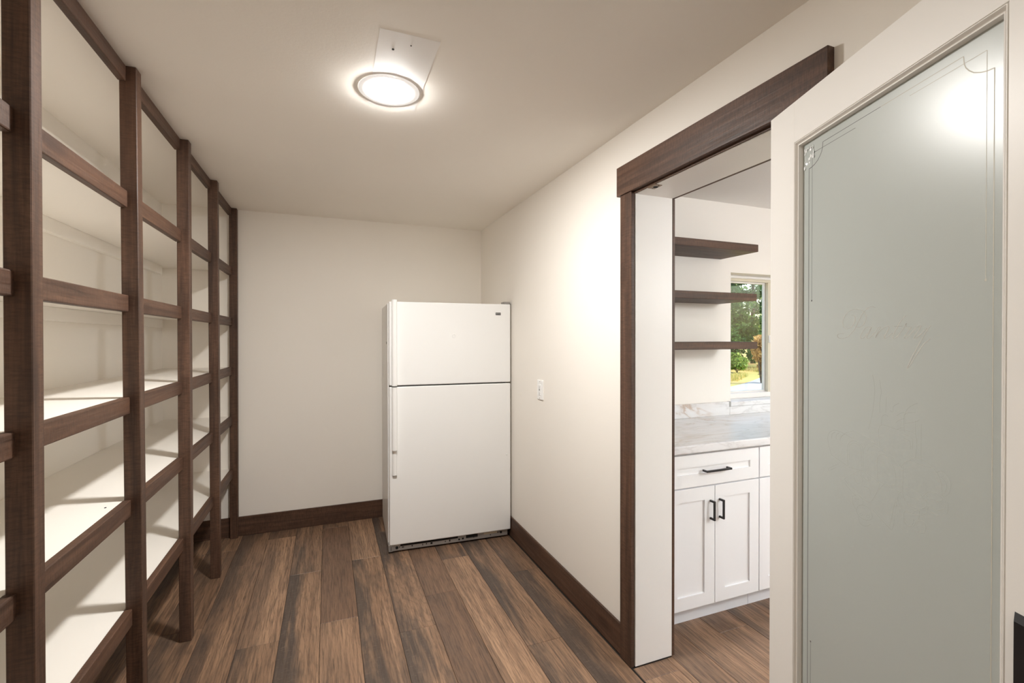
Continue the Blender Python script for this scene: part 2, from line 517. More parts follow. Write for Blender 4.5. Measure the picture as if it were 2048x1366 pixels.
# doorway trim -----------------------------------------------------
tr = empty('trim_1', (RX, 1.34, 0)); struct(tr, 'dark stained plank casing with wide header around the kitchen doorway', 'door casing')
def tp(name, m, x0, x1, y0, y1, z0, z1, bev=.0015, label=None):
    bm = bmesh.new(); bx(bm, x0, x1, y0, y1, z0, z1, bev)
    o = finish(bm, name, m, tr, origin=((x0+x1)/2, (y0+y1)/2, z0))
    o.location = Vector(o.location) - Vector((RX, 1.34, 0))
    if label: o['label'] = label
    return o
tp('header', M['wy'], 1.229, RX, .846, 1.817, 2.099, 2.2295)
tp('casing', M['wz'], 1.236, RX, 1.715, 1.798, .0005, 2.0985)
tp('casing', M['wz'], 1.236, RX, .868, .951, .0005, 2.0985)
tp('side_jamb', M['jamb'], 1.2575, 1.4570, 1.7115, 1.7295, .003, 2.104, .001, 'white painted jamb lining the far side of the doorway')
tp('side_jamb', M['jamb'], 1.2575, 1.4570, .9555, .9735, .003, 2.104, .001, 'white painted jamb lining the near side of the doorway')
tp('head_jamb', M['jamb'], 1.2575, 1.4570, .974, 1.7110, 2.0885, 2.1045, .001, 'white painted board lining the top of the doorway')
tp('head_strip', M['wy'], 1.2505, 1.2572, .974, 1.7120, 2.0900, 2.0988, .0005, 'thin brown strip under the header')
tp('kitchen_casing', M['wz'], 1.4574, 1.4735, 1.7125, 1.796, .0005, 2.0885)
tp('kitchen_casing', M['wz'], 1.4574, 1.4735, .876, .960, .0005, 2.0885)
tp('kitchen_header', M['wy'], 1.4574, 1.4735, .850, 1.817, 2.0895, 2.22)
bm = bmesh.new()
bx(bm, 1.2585, 1.2875, 1.573, 1.623, 2.0855, 2.0886, .001); bx(bm, 1.252, 1.2585, 1.573, 1.623, 2.0855, 2.096, .001)
cyl(bm, (1.2735, 1.598, 2.0852), .010, .0012, 'z', 20, mi=1)
cyl(bm, (1.2735, 1.579, 2.0852), .003, .0012, 'z', 10, mi=1); cyl(bm, (1.2735, 1.617, 2.0852), .003, .0012, 'z', 10, mi=1)
o = finish(bm, 'catch_plate', [M['brass'], M['void']], tr); o.location = -tr.location
o['label'] = 'small bronze ball-catch plate under the header'
o = box('trim_2', M['under'], 1.2405, 1.2445, DOY0, DOY1-.018, -.004, -.001); struct(o, 'narrow dark joint where the two plank floors meet in the doorway', 'threshold')

# ================================================================== SHELVING
sh = empty('shelving_unit', (-.64, 2.3, 0))
tag(sh, 'built-in floor-to-ceiling shelves with dark stained posts and rails along the left wall', 'shelves')
def shp(bm, name, m, origin, label=None, smooth=False):
    o = finish(bm, name, m, sh, smooth, origin)
    o.location = Vector(origin) - Vector(sh.location)
    if label: o['label'] = label
    return o
XF, XB = -.618, -.668
posts = [(.735, .735), (1.367, 1.372), (2.028, 1.997), (2.650, 2.634), (3.284, 3.246), (3.8895, 3.8895)]
PT = .0455
for i, (yb, yt) in enumerate(posts):
    bm = bmesh.new()
    th = PT if i < 5 else .044
    top = H - .0005
    v = bx(bm, XF-.05, XF, yb, yb+th, .0003, top)
    for w in v:
        if w.co.z > 1: w.co.y += yt-yb
        w.co.x += (.004 if w.co.z > 1 and i > 2 else 0)
    bmesh.ops.bevel(bm, geom=list(bm.edges), offset=.0022, segments=1, affect='EDGES')
    shp(bm, 'post', M['wz'], (XF-.025, yb+th/2, 0))
tops = [2.3995, 1.970, 1.608, 1.250, .890, .502]
RXF, RXB = -.647, -.671
def ypost(i, z):
    yb, yt = posts[i]; return yb + (yt-yb)*z/H
rr = random.Random(3)
for i in range(5):
    for k, zt in enumerate(tops):
        hgt = .055 if k == 0 else .0585
        z0 = zt-hgt
        y0 = ypost(i, zt) + PT + .0004; y1 = ypost(i+1, zt) - .0004
        bm = bmesh.new()
        dz = rr.uniform(-.0012, .0012) if k else 0
        bx(bm, RXB, RXF, y0, y1, z0+dz, zt+dz, .003 if i else .004, 2)
        shp(bm, 'rail', M['wy'], ((RXB+RXF)/2, (y0+y1)/2, z0))
SBX = -.6725   # front of boards
for k, zt in enumerate(tops[1:]):
    zb = zt - .004
    bm = bmesh.new(); bx(bm, LX+.001, SBX, .70, BY-.001, zb-.018, zb, .0012)
    shp(bm, 'shelf_board', M['shelf'], (LX+.2, 2.3, zb-.018), 'cream white painted shelf board')
    bm = bmesh.new(); bx(bm, SBX-.045, SBX-.0005, .70, BY-.002, zb-.030, zb-.0183, .001)
    shp(bm, 'front_cleat', M['shelf'], (SBX-.02, 2.3, zb-.03), 'cream white strip under the shelf front')
    bm = bmesh.new(); bx(bm, LX+.0015, LX+.030, .70, BY-.10, zb-.075, zb-.0185, .001)
    shp(bm, 'wall_cleat', M['shelf'], (LX+.015, 2.3, zb-.075), 'cream white batten under the shelf at the wall')
# small screw heads along the shelf fronts and the ceiling edge
for (x, y, z, r) in ((-.70, 1.96, .8865, .0032), (-.70, 1.46, .8865, .0032), (-.70, 1.45, .4985, .0032),
                     (-.69, 1.63, 2.3990, .0035), (-.69, 1.93, 2.3990, .0035), (-.69, 2.50, 2.3990, .0035), (-.69, 2.72, 2.3990, .0035)):
    bm = bmesh.new(); cyl(bm, (x, y, z), r, .002, 'z', 8)
    o = finish(bm, 'screw', M['void'], sh); o.location = -sh.location
    o['label'] = 'small dark screw head'

# ================================================================== REFRIGERATOR
fa_ = math.atan2(-.0379, .8545)
FR = empty('refrigerator', (.3733, 3.2149, 0), fa_)
tag(FR, 'white top-freezer refrigerator with its bottom grille missing in the far corner', 'refrigerator')
def fp(bm, name, m, parent=None, label=None, smooth=False):
    o = finish(bm, name, m, parent or FR, smooth)
    if label: o['label'] = label
    return o
W0, W1 = .006, .8655
bm = bmesh.new(); bx(bm, 0.0, .847, .066, .668, .022, 1.695, .004, 2)
cabi = fp(bm, 'cabinet', M['enamel'])
bm = bmesh.new(); bx(bm, .012, .842, .058, .0665, .06, 1.69)
fp(bm, 'door_gasket', M['gasket'])
def fdoor(name, z0, z1):
    bm = bmesh.new(); bx(bm, W0, W1, 0, .058, z0, z1, .007, 3)
    return fp(bm, name, M['enamel'])
fzd = fdoor('freezer_door', 1.1365, 1.703)
frd = fdoor('fresh_food_door', .058, 1.1275)
def bar_handle(z0, z1, x0, x1, y0, taper_top):
    bm = bmesh.new()
    n = 14
    prof = []
    for j in range(n+1):
        a = pi*j/n
        prof.append(((x0+x1)/2 - cos(a)*(x1-x0)/2, -y0 - sin(a)*.012))
    prof = [(x0, .003)] + prof + [(x1, .003)]
    A = [bm.verts.new((x, y, z0)) for x, y in prof]; B = [bm.verts.new((x, y, z1)) for x, y in prof]
    for j in range(len(prof)-1):
        f = bm.faces.new((A[j], A[j+1], B[j+1], B[j]))
    bm.faces.new((A[-1], A[0], B[0], B[-1])); bm.faces.new(A[::-1]); bm.faces.new(B)
    bmesh.ops.recalc_face_normals(bm, faces=bm.faces)
    return bm
h1 = fp(bar_handle(1.137, 1.7135, .022, .056, .028, 1), 'door_handle', M['enamel_s'], fzd, 'long white handle of the freezer door')
h2 = fp(bar_handle(.706, 1.127, .022, .056, .028, 1), 'door_handle', M['enamel_s'], frd, 'white handle of the lower door')
bm = bar_handle(.535, .7055, .024, .055, .008, 1)
fp(bm, 'handle_trim', M['enamel_s'], frd, 'lower white trim strip of the handle')
bm = bmesh.new(); bx(bm, .026, .053, -.0165, -.001, .530, .5365, .002)
fp(bm, 'handle_cap', M['slot'], frd, 'grey end cap of the handle trim')
# badge with the maker's lettering
bm = bmesh.new(); bx(bm, .752, .791, -.0022, .001, 1.6225, 1.640, .0008)
badge = fp(bm, 'badge', M['gasket'], fzd, 'small dark badge with pale lettering')
cu = bpy.data.curves.new('badge_lettering', 'FONT'); cu.body = 'MAYTAG'; cu.size = .0088; cu.align_x = 'CENTER'; cu.align_y = 'CENTER'; cu.shear = .2; cu.extrude = .0002
to = bpy.data.objects.new('badge_lettering_tmp', cu); COL.objects.link(to)
dg = bpy.context.evaluated_depsgraph_get()
me = bpy.data.meshes.new_from_object(to.evaluated_get(dg)); bpy.data.objects.remove(to)
me.materials.clear(); me.materials.append(M['plastic'])
lt = bpy.data.objects.new('badge_lettering', me); COL.objects.link(lt); lt.parent = fzd
lt.location = (.7715, -.0024, 1.6312); lt.rotation_euler = (pi/2, 0, 0); lt['label'] = 'pale raised lettering on the badge'
bm = bmesh.new()
lathe(bm, [(.008, 0), (.0095, .0012), (.0135, .0012), (.015, 0)], 28)
for v in bm.verts: v.co = Vector((.447+v.co.x, -v.co.z-.0001, 1.473+v.co.y*1.1))
fp(bm, 'residue_ring', M['enamel_s'], fzd, 'faint round residue mark on the freezer door')
bm = bmesh.new(); bmesh.ops.create_icosphere(bm, subdivisions=2, radius=.0055)
for v in bm.verts: v.co = Vector((.836+v.co.x*1.5, v.co.y*.35, .608+v.co.z))
fp(bm, 'chip_mark', M['enamel_s'], frd, 'small raised spot on the lower door', True)
bm = bmesh.new(); bx(bm, -.0012, .001, .125, .150, 1.415, 1.432, .0004)
fp(bm, 'side_tag', M['gasket'], None, 'small dark tag on the refrigerator side')
# top hinge cover
bm = bmesh.new()
v = bx(bm, .822, .868, .006, .085, 1.7032, 1.721, .003)
for w in v: pass
for w in bm.verts:
    if w.co.z > 1.715: w.co.x += -.004 if w.co.x < .85 else 0; w.co.y += .012 if w.co.y < .03 else 0
fp(bm, 'hinge_cover', M['steel'], None, 'grey metal top hinge cover')
# exposed base: steel rail with slots, holes, beige tray
bm = bmesh.new()
bx(bm, .004, .846, .016, .060, .0135, .055, .0008); bx(bm, .0, .028, .010, .10, .0135, .0575, .001)
fp(bm, 'base_rail', M['steel'], None, 'bare grey steel rail under the lower door')
for x0, x1, z0 in ((.078, .475, .042), (.535, .620, .033)):
    bm = bmesh.new(); bx(bm, x0, x1, .0125, .0165, z0, .0575)
    fp(bm, 'base_slot', M['void'], None, 'dark slot in the base rail')
rb = random.Random(9)
bm = bmesh.new()
for q in range(14):
    xx = rb.uniform(.08, .80); bx(bm, xx, xx+rb.uniform(.004, .016), .0148, .0164, .024+rb.uniform(0, .008), .033+rb.uniform(0, .006))
o = fp(bm, 'grime_fleck', M['void'], None, 'dark flecks of grime on the base rail'); o['kind'] = 'stuff'
for xx, zz, r in ((.055, .034, .0095), (.795, .040, .008), (.072, .036, .003), (.772, .042, .003), (.016, .040, .003), (.016, .028, .003)):
    bm = bmesh.new(); cyl(bm, (xx, .0145 if xx > .03 else .0095, zz), r, .004, 'y', 16)
    fp(bm, 'rail_hole', M['void'], None, 'dark round hole in the base rail')
bm = bmesh.new(); bx(bm, .665, .765, .0130, .0165, .040, .056, .001)
fp(bm, 'drain_tray', M['vinyl'], None, 'beige tray edge behind the base rail')
for xx in (.05, .795):
    for yy in (.09, .60):
        bm = bmesh.new(); cyl(bm, (xx, yy, .0115), .020, .0225, 'z', 16)
        fp(bm, 'foot', M['black'])
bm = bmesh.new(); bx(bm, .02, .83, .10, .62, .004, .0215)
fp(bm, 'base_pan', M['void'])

# ================================================================== WALL OUTLET
wo = empty('wall_outlet', (RX, 2.69, 1.128)); tag(wo, 'white outlet cover plate on the right wall beside the refrigerator', 'outlet')
def wp(bm, name, m, label=None):
    o = finish(bm, name, m, wo)
    if label: o['label'] = label
bm = bmesh.new(); bx(bm, -.008, .002, -.041, .041, -.062, .062, .003, 2); wp(bm, 'cover_plate', M['plastic'])
bm = bmesh.new(); bx(bm, -.0105, -.007, -.0175, .0175, -.0345, .0345, .001); wp(bm, 'receptacle', M['enamel_s'])
bm = bmesh.new()
for zz in (.018, -.022):
    bx(bm, -.0109, -.010, -.0085, -.0055, zz-.004, zz+.005); bx(bm, -.0109, -.010, .0055, .0085, zz-.004, zz+.004)
    cyl(bm, (-.0105, 0, zz-.009), .0028, .001, 'x', 10)
bx(bm, -.0112, -.010, -.008, .008, -.0045, .0055, .0005)
wp(bm, 'socket_slot', M['slot'], 'grey socket slots and test button')
for zz in (.052, -.052):
    bm = bmesh.new(); cyl(bm, (-.0082, 0, zz), .003, .002, 'x', 10); wp(bm, 'screw', M['slot'])

# ================================================================== CEILING LAMPS
def puck(x, y, z, lens, label, r=.113, rl=.082, dome=.0085):
    t = empty('ceiling_light', (x, y, z)); tag(t, label, 'lamp')
    bm = bmesh.new(); lathe(bm, [(r, -.0005), (r, -.0015), (r-.002, -.0028), (rl+.002, -.0045), (rl-.001, -.0045), (rl-.001, -.0005)], 64)
    finish(bm, 'trim_ring', M['rim'], t)
    bm = bmesh.new(); lathe(bm, [(rl-.0015, -.0042), (rl-.004, -.0045-dome*.26), (rl*.90, -.0045-dome*.55), (rl*.75, -.0045-dome*.78), (rl*.4, -.0045-dome*.95), (0, -.0045-dome)], 48)
    bmesh.ops.recalc_face_normals(bm, faces=bm.faces)
    finish(bm, 'lens', lens, t)
    return t
puck(.2195, 1.835, H, M['lens'], 'round white surface-mounted ceiling lamp glowing above the pantry floor')
puck(.2195, -.35, H, M['fill_lens'], 'added unseen round fill lamp above the near end of the pantry, behind the camera')
pd = empty('fill_pendant', (2.95, -.05, KH)); tag(pd, 'added white globe fill lamp hanging in the kitchen, unseen behind the open door', 'lamp')
bm = bmesh.new(); lathe(bm, [(0, -.025), (.055, -.022), (.060, -.0005), (0, -.0005)], 32); finish(bm, 'canopy', M['plastic'], pd)
bm = bmesh.new(); cyl(bm, (0, 0, -.16), .004, .28, 'z', 10); finish(bm, 'cord', M['black'], pd)
bm = bmesh.new(); cyl(bm, (0, 0, -.31), .03, .04, 'z', 24); finish(bm, 'holder', M['brass'], pd)
bm = bmesh.new(); bmesh.ops.create_icosphere(bm, subdivisions=4, radius=.14, matrix=Matrix.Translation((0, 0, -.465))); finish(bm, 'globe', M['kfill'], pd, True)

# ================================================================== PANTRY DOOR (open)
dd = math.atan2(-.9403, -.3404)
dr = empty('door_1', (1.196, .9886, 0), dd)
struct(dr, 'open white pantry door with a large frosted glass panel etched Pantry', 'door')
DW, DT, DZ0, DZ1 = .735, .036, .012, 2.085
GS0, GS1, GZ0, GZ1 = .1066, .6328, .245, 1.9765
def dp(bm, name, m, parent=None, label=None, smooth=False):
    o = finish(bm, name, m, parent or dr, smooth)
    if label: o['label'] = label
    return o
for s0, s1 in ((0, GS0), (GS1, DW)):
    bm = bmesh.new(); bx(bm, s0, s1, 0, DT, DZ0, DZ1, .0003); dp(bm, 'stile', M['doorp'])
bm = bmesh.new(); bx(bm, GS0+.00005, GS1-.00005, 0, DT, GZ1, DZ1, .0003); dp(bm, 'rail', M['doorp'])
bm = bmesh.new(); bx(bm, GS0+.00005, GS1-.00005, 0, DT, DZ0, GZ0, .0003); dp(bm, 'rail', M['doorp'])
prof = [(-.0005, .0), (.0002, .0035), (.0018, .0035), (.0022, -.0003), (.0034, -.0003), (.0046, .0015), (.0068, .0065), (.0088, .0085), (.0094, .0050), (.0116, .0048), (.0122, .0062), (.0125, .0168)]
for side in (0, 1):
    bm = bmesh.new(); rings = []
    for o_, dep in prof:
        y = dep if side == 0 else DT-dep
        rings.append([bm.verts.new(p) for p in ((GS0+o_, y, GZ0+o_), (GS1-o_, y, GZ0+o_), (GS1-o_, y, GZ1-o_), (GS0+o_, y, GZ1-o_))])
    for a, b in zip(rings, rings[1:]):
        for k in range(4):
            bm.faces.new((a[k], a[(k+1) % 4], b[(k+1) % 4], b[k]))
    bmesh.ops.recalc_face_normals(bm, faces=bm.faces)
    dp(bm, 'glazing_bead', M['doorp'], None, 'moulded cream bead around the glass')
bm = bmesh.new(); bx(bm, GS0+.002, GS1-.002, .0170, .0210, GZ0+.002, GZ1-.002)
gl = dp(bm, 'glass_panel', M['frost'], None, 'frosted greenish grey glass panel')

def smooth_line(pts, sub=5):
    P_ = [Vector((p[0], p[1])) for p in pts]
    if len(P_) < 3: return P_
    out = []
    for i in range(len(P_)-1):
        p0 = P_[max(i-1, 0)]; p1 = P_[i]; p2 = P_[i+1]; p3 = P_[min(i+2, len(P_)-1)]
        for k in range(sub):
            t = k/sub
            out.append(.5*((2*p1) + (p2-p0)*t + (2*p0-5*p1+4*p2-p3)*t*t + (3*p1-p0-3*p2+p3)*t**3))
    out.append(P_[-1]); return out
def ribbon(bm, line, wfun, y):
    L_, R_ = [], []
    n = len(line)
    for i, p in enumerate(line):
        t = line[min(i+1, n-1)] - line[max(i-1, 0)]
        if t.length < 1e-9: t = Vector((1, 0))
        t.normalize(); nn = Vector((-t.y, t.x)); w = wfun(t, i/(n-1))/2
        a = p+nn*w; b = p-nn*w
        L_.append(bm.verts.new((a.x, y, a.y))); R_.append(bm.verts.new((b.x, y, b.y)))
    for i in range(n-1): bm.faces.new((L_[i], L_[i+1], R_[i+1], R_[i]))
TEXT = [[(0.3589,1.5205),(0.3487,1.5236),(0.3391,1.5217),(0.331,1.5165),(0.3244,1.5104),(0.3161,1.4997),(0.3076,1.4869),(0.299,1.4739),(0.2885,1.4647),(0.2777,1.458),(0.2648,1.4546),(0.2516,1.4553),(0.2468,1.4602),(0.2487,1.4643),(0.2563,1.4661),(0.2676,1.4656)],[(0.29,1.5069),(0.2962,1.5072),(0.3011,1.5017),(0.2998,1.4911),(0.2919,1.482),(0.2812,1.4769),(0.2721,1.4771),(0.2656,1.4827),(0.2633,1.491),(0.2664,1.5019),(0.2756,1.5123),(0.2882,1.5184),(0.304,1.5201),(0.3177,1.5179),(0.3269,1.5135),(0.3319,1.5055),(0.3327,1.4977),(0.3278,1.4876),(0.3195,1.4813),(0.3111,1.4792),(0.3059,1.4804)],[(0.3474,1.4787),(0.3393,1.4796),(0.3312,1.4772),(0.323,1.4683),(0.3176,1.4592),(0.3197,1.4546),(0.3264,1.4553),(0.3362,1.4643),(0.3474,1.4768)],[(0.349,1.4787),(0.341,1.4668),(0.3354,1.4579),(0.3379,1.4546),(0.3443,1.4566),(0.3585,1.4685)],[(0.3585,1.4685),(0.3669,1.4777),(0.3707,1.4788),(0.37,1.4751),(0.3647,1.4665),(0.3585,1.4559)],[(0.3601,1.459),(0.3738,1.4726),(0.3871,1.479),(0.393,1.4783),(0.3901,1.4711),(0.3828,1.459),(0.3826,1.4547),(0.3887,1.4565),(0.4017,1.4661)],[(0.4325,1.5),(0.4238,1.4916),(0.4143,1.479),(0.406,1.4648),(0.4032,1.4565),(0.406,1.4541),(0.413,1.4576),(0.4266,1.4728)],[(0.4059,1.4789),(0.4253,1.4789)],[(0.4266,1.4728),(0.4346,1.4842),(0.4333,1.4808),(0.436,1.4778),(0.4452,1.4765),(0.4413,1.4714),(0.4334,1.4622),(0.4294,1.4564),(0.4321,1.4547),(0.4388,1.4576),(0.4517,1.4712)],[(0.4517,1.4712),(0.4593,1.4773),(0.4667,1.4788),(0.4606,1.4688),(0.453,1.4587),(0.4518,1.4547),(0.4581,1.4564),(0.4681,1.4642),(0.479,1.474)],[(0.4873,1.4788),(0.479,1.4696),(0.473,1.4608),(0.4644,1.4463),(0.4557,1.4315),(0.4468,1.4164),(0.4391,1.401),(0.4365,1.3957),(0.443,1.4013),(0.452,1.4155),(0.462,1.4294),(0.4719,1.443),(0.4863,1.4542)]]
ART = [[(0.2281,1.1724),(0.2185,1.1942),(0.2154,1.2124),(0.2221,1.2259),(0.237,1.2334),(0.2515,1.2344),(0.2709,1.2319),(0.293,1.2263)],[(0.2587,1.219),(0.2675,1.2299),(0.2862,1.2406),(0.306,1.2428),(0.3406,1.2366),(0.3701,1.2289),(0.387,1.219)],[(0.229,1.2126),(0.2304,1.2235),(0.2407,1.2301)],[(0.2437,1.2131),(0.2444,1.2238),(0.2544,1.2316)],[(0.257,1.2134),(0.2587,1.2229),(0.2709,1.2313)],[(0.2816,1.1604),(0.2791,1.1928),(0.2813,1.2086),(0.293,1.2201),(0.3062,1.2217),(0.319,1.2172),(0.3253,1.2114),(0.327,1.1947),(0.3265,1.1654)],[(0.2866,1.1744),(0.2848,1.2043),(0.2931,1.2138),(0.3029,1.2173),(0.3126,1.2158),(0.32,1.2076),(0.3218,1.1689)],[(0.2833,1.1571),(0.3256,1.1615)],[(0.2281,1.1724),(0.2519,1.1666),(0.2799,1.1599)],[(0.3662,1.1578),(0.3646,1.1808),(0.3659,1.1999),(0.373,1.2087),(0.3829,1.2111),(0.3926,1.2067),(0.4061,1.1922),(0.4115,1.1758),(0.4103,1.1576),(0.3929,1.1498),(0.3705,1.1521),(0.3662,1.1578)],[(0.3284,1.2097),(0.3346,1.2208),(0.3496,1.229),(0.3643,1.2276),(0.38,1.2208)],[(0.3377,1.2071),(0.3437,1.2169),(0.3556,1.2232),(0.3672,1.2212)],[(0.3615,1.2128),(0.3758,1.2163),(0.3925,1.2147),(0.4087,1.2086),(0.4218,1.1987),(0.4269,1.1958)],[(0.3715,1.2257),(0.3713,1.2699),(0.4136,1.2701),(0.456,1.2688),(0.4563,1.2231)],[(0.4688,1.2914),(0.468,1.2303),(0.4715,1.2228)],[(0.4559,1.2954),(0.456,1.2688)],[(0.4303,1.2646),(0.4464,1.2614),(0.4501,1.2536),(0.449,1.2373)],[(0.4304,1.2558),(0.4416,1.2539),(0.4453,1.2461),(0.4446,1.2373)],[(0.4313,1.3019),(0.4387,1.3162),(0.4509,1.3255),(0.4604,1.33)],[(0.4315,1.2692),(0.4313,1.303),(0.4558,1.3113)],[(0.4134,1.2979),(0.4237,1.3051),(0.4313,1.3074)],[(0.4109,1.2829),(0.4187,1.2899),(0.4314,1.2954)],[(0.4314,1.2856),(0.4559,1.2932),(0.4641,1.2989)],[(0.4136,1.2701),(0.4315,1.279)],[(0.3755,1.2707),(0.3768,1.2883),(0.3838,1.2952),(0.3921,1.2932)],[(0.3974,1.3054),(0.4042,1.3042),(0.4054,1.3156),(0.4185,1.3242)],[(0.443,1.2154),(0.4515,1.2223),(0.4634,1.2239),(0.4773,1.2222),(0.4896,1.2169),(0.4863,1.2137),(0.4727,1.2127),(0.4563,1.2146),(0.443,1.2154)],[(0.4243,1.1972),(0.4319,1.2081),(0.443,1.2154)],[(0.4294,1.2008),(0.4283,1.1764),(0.4271,1.1562)],[(0.4896,1.2163),(0.5006,1.2082),(0.5082,1.1943),(0.5115,1.1693)],[(0.5006,1.2082),(0.5102,1.2133),(0.5206,1.208),(0.5268,1.1961),(0.5249,1.1797),(0.5167,1.1691),(0.5115,1.1683)],[(0.5081,1.2023),(0.5165,1.1969),(0.5197,1.1879),(0.5167,1.177),(0.5129,1.1728)],[(0.4115,1.1725),(0.4219,1.1723)],[(0.4271,1.154),(0.4372,1.1601),(0.4519,1.162),(0.4661,1.1572),(0.4708,1.1518),(0.4638,1.1469),(0.4471,1.1444),(0.4322,1.1469),(0.4271,1.154)],[(0.4272,1.1519),(0.4298,1.1395),(0.4398,1.1278),(0.4545,1.1255),(0.4709,1.1305),(0.48,1.14),(0.4788,1.15)],[(0.4175,1.1287),(0.4196,1.1195),(0.4299,1.1133),(0.4521,1.1139),(0.471,1.1179),(0.4812,1.128),(0.4834,1.1392)],[(0.4708,1.1518),(0.4776,1.161)],[(0.4776,1.161),(0.4866,1.1677),(0.4998,1.1684),(0.5115,1.1637),(0.5084,1.1582),(0.4955,1.1557),(0.4822,1.1573),(0.4776,1.161)],[(0.481,1.157),(0.4834,1.1433),(0.4956,1.1385),(0.5106,1.143),(0.5189,1.1539),(0.5178,1.1615)],[(0.4868,1.1311),(0.5043,1.1305),(0.519,1.1381),(0.522,1.1491),(0.5209,1.1606)],[(0.2698,1.1263),(0.3193,1.1609),(0.338,1.159),(0.3705,1.1474),(0.3649,1.1292),(0.3474,1.0996),(0.3259,1.1006),(0.297,1.1107),(0.2698,1.1263)],[(0.2698,1.1186),(0.2937,1.1034),(0.3068,1.099)],[(0.275,1.1228),(0.3003,1.108),(0.3383,1.0964)],[(0.3178,1.1568),(0.3288,1.1466),(0.3411,1.1431)],[(0.3256,1.1615),(0.338,1.1541),(0.3411,1.1455)],[(0.3001,1.138),(0.3099,1.1285),(0.3257,1.1383),(0.3194,1.1511)],[(0.3289,1.1272),(0.3442,1.1272),(0.3473,1.1163)],[(0.2954,1.0939),(0.3101,1.1026),(0.3244,1.0989),(0.326,1.0872),(0.3134,1.0803)],[(0.2954,1.0939),(0.2971,1.0794),(0.307,1.068)],[(0.3036,1.0917),(0.3149,1.0944)],[(0.307,1.068),(0.3134,1.079),(0.3291,1.0859),(0.3445,1.083),(0.352,1.0727),(0.3491,1.062),(0.3355,1.0555),(0.3199,1.0556),(0.3087,1.0624),(0.307,1.068)],[(0.3183,1.0648),(0.3246,1.0647),(0.323,1.0605),(0.3183,1.0611),(0.3183,1.0648)],[(0.337,1.067),(0.3445,1.0687),(0.3431,1.0633),(0.337,1.0634),(0.337,1.067)],[(0.3135,1.0556),(0.3184,1.0427),(0.3325,1.041),(0.3477,1.0507)],[(0.3503,1.103),(0.3818,1.1486),(0.3983,1.147),(0.4246,1.1455),(0.417,1.1374),(0.4055,1.0682),(0.3934,1.0645),(0.3534,1.0851)],[(0.4131,1.135),(0.3974,1.0684)],[(0.43,1.0936),(0.4312,1.1072),(0.4374,1.1139),(0.4473,1.1111),(0.4569,1.1211),(0.4651,1.1231),(0.4641,1.1058)],[(0.4523,1.0894),(0.4641,1.1047),(0.4757,1.1051),(0.4791,1.096),(0.4758,1.0863),(0.4642,1.0825),(0.4547,1.0882)],[(0.43,1.0936),(0.4376,1.0867),(0.4499,1.0895),(0.4527,1.1024)],[(0.2227,1.1309),(0.2188,1.1365),(0.252,1.1575)],[(0.2245,1.1341),(0.2448,1.1464)],[(0.3579,1.3416),(0.3551,1.313),(0.3493,1.2836),(0.3405,1.2557)],[(0.3751,1.3413),(0.371,1.3176),(0.3711,1.2966)],[(0.3877,1.3313),(0.3865,1.2991)],[(0.3518,1.3765),(0.3563,1.358),(0.3579,1.3416)],[(0.3707,1.3664),(0.3751,1.3413)]]
bm = bmesh.new()
for s in TEXT: ribbon(bm, smooth_line(s), lambda t, u: .0009 + .0022*max(0, abs(t.y)-.25)*(1 if u > .02 else .6), .01685)
dp(bm, 'etched_lettering', M['etch'], gl, 'etched script word Pantry')
bm = bmesh.new()
for s in ART: ribbon(bm, smooth_line(s, 4), lambda t, u: .00075, .01688)
dp(bm, 'etched_picture', M['etchf'], gl, 'faint etched still life of bread, teapot and cups')
CS, CZ = .3697, 1.1
quad = [(.1426, 1.8944), (.1526, 1.8954), (.1643, 1.899), (.1757, 1.905), (.1842, 1.9134), (.1897, 1.9214), (.1924, 1.9292), (.1938, 1.9433)]
for sx in (1, -1):
    bm = bmesh.new()
    for sz in (1, -1):
        f_ = lambda s, z: ((CS + (s-CS)*sx), (CZ + (z-CZ)*sz))
        ribbon(bm, [Vector(f_(*q)) for q in quad], lambda t, u: .0017, .01686)
        ribbon(bm, [Vector(f_(.1545, 1.553 if sz > 0 else 1.530)), Vector(f_(.1545, 1.930))], lambda t, u: .0010, .01684)
        ribbon(bm, [Vector(f_(.1545, 1.930)), Vector(f_(.300, 1.930))], lambda t, u: .0010, .01684)
        ribbon(bm, [Vector(f_(.1426, 1.10)), Vector(f_(.1426, 1.8944))], lambda t, u: .0017, .01686)
        ribbon(bm, [Vector(f_(.1938, 1.9432)), Vector(f_(.3697, 1.9432))], lambda t, u: .0013, .01686)
        c0 = f_(.1545, 1.5515 if sz > 0 else 1.530)
        r_ = bmesh.ops.create_circle(bm, cap_ends=True, segments=12, radius=.0022)
        for v in r_['verts']: v.co = Vector((c0[0]+v.co.x, .01682, c0[1]+v.co.y))
    dp(bm, 'etched_border', M['etchd'] if sx > 0 else M['etchb'], gl, 'thin dark double border line on the hinge side' if sx > 0 else 'thin beige double border line on the handle side')
bm = bmesh.new(); rf = random.Random(5)
for q in range(26):
    c0 = Vector((.127+rf.random()**1.6*.035, .0166, 1.950-rf.random()**1.6*.05))
    n_ = rf.randint(4, 6); vs_ = []
    rr_ = rf.uniform(.0015, .005)
    for k in range(n_):
        a = 2*pi*k/n_
        vs_.append(bm.verts.new(c0 + Vector((cos(a)*rr_*rf.uniform(.5, 1.2), rf.uniform(-.0018, .0002), sin(a)*rr_*rf.uniform(.5, 1.4)))))
    bm.faces.new(vs_)
dp(bm, 'film_scrap', M['film'], gl, 'crumpled clear film left in the upper corner of the glass')
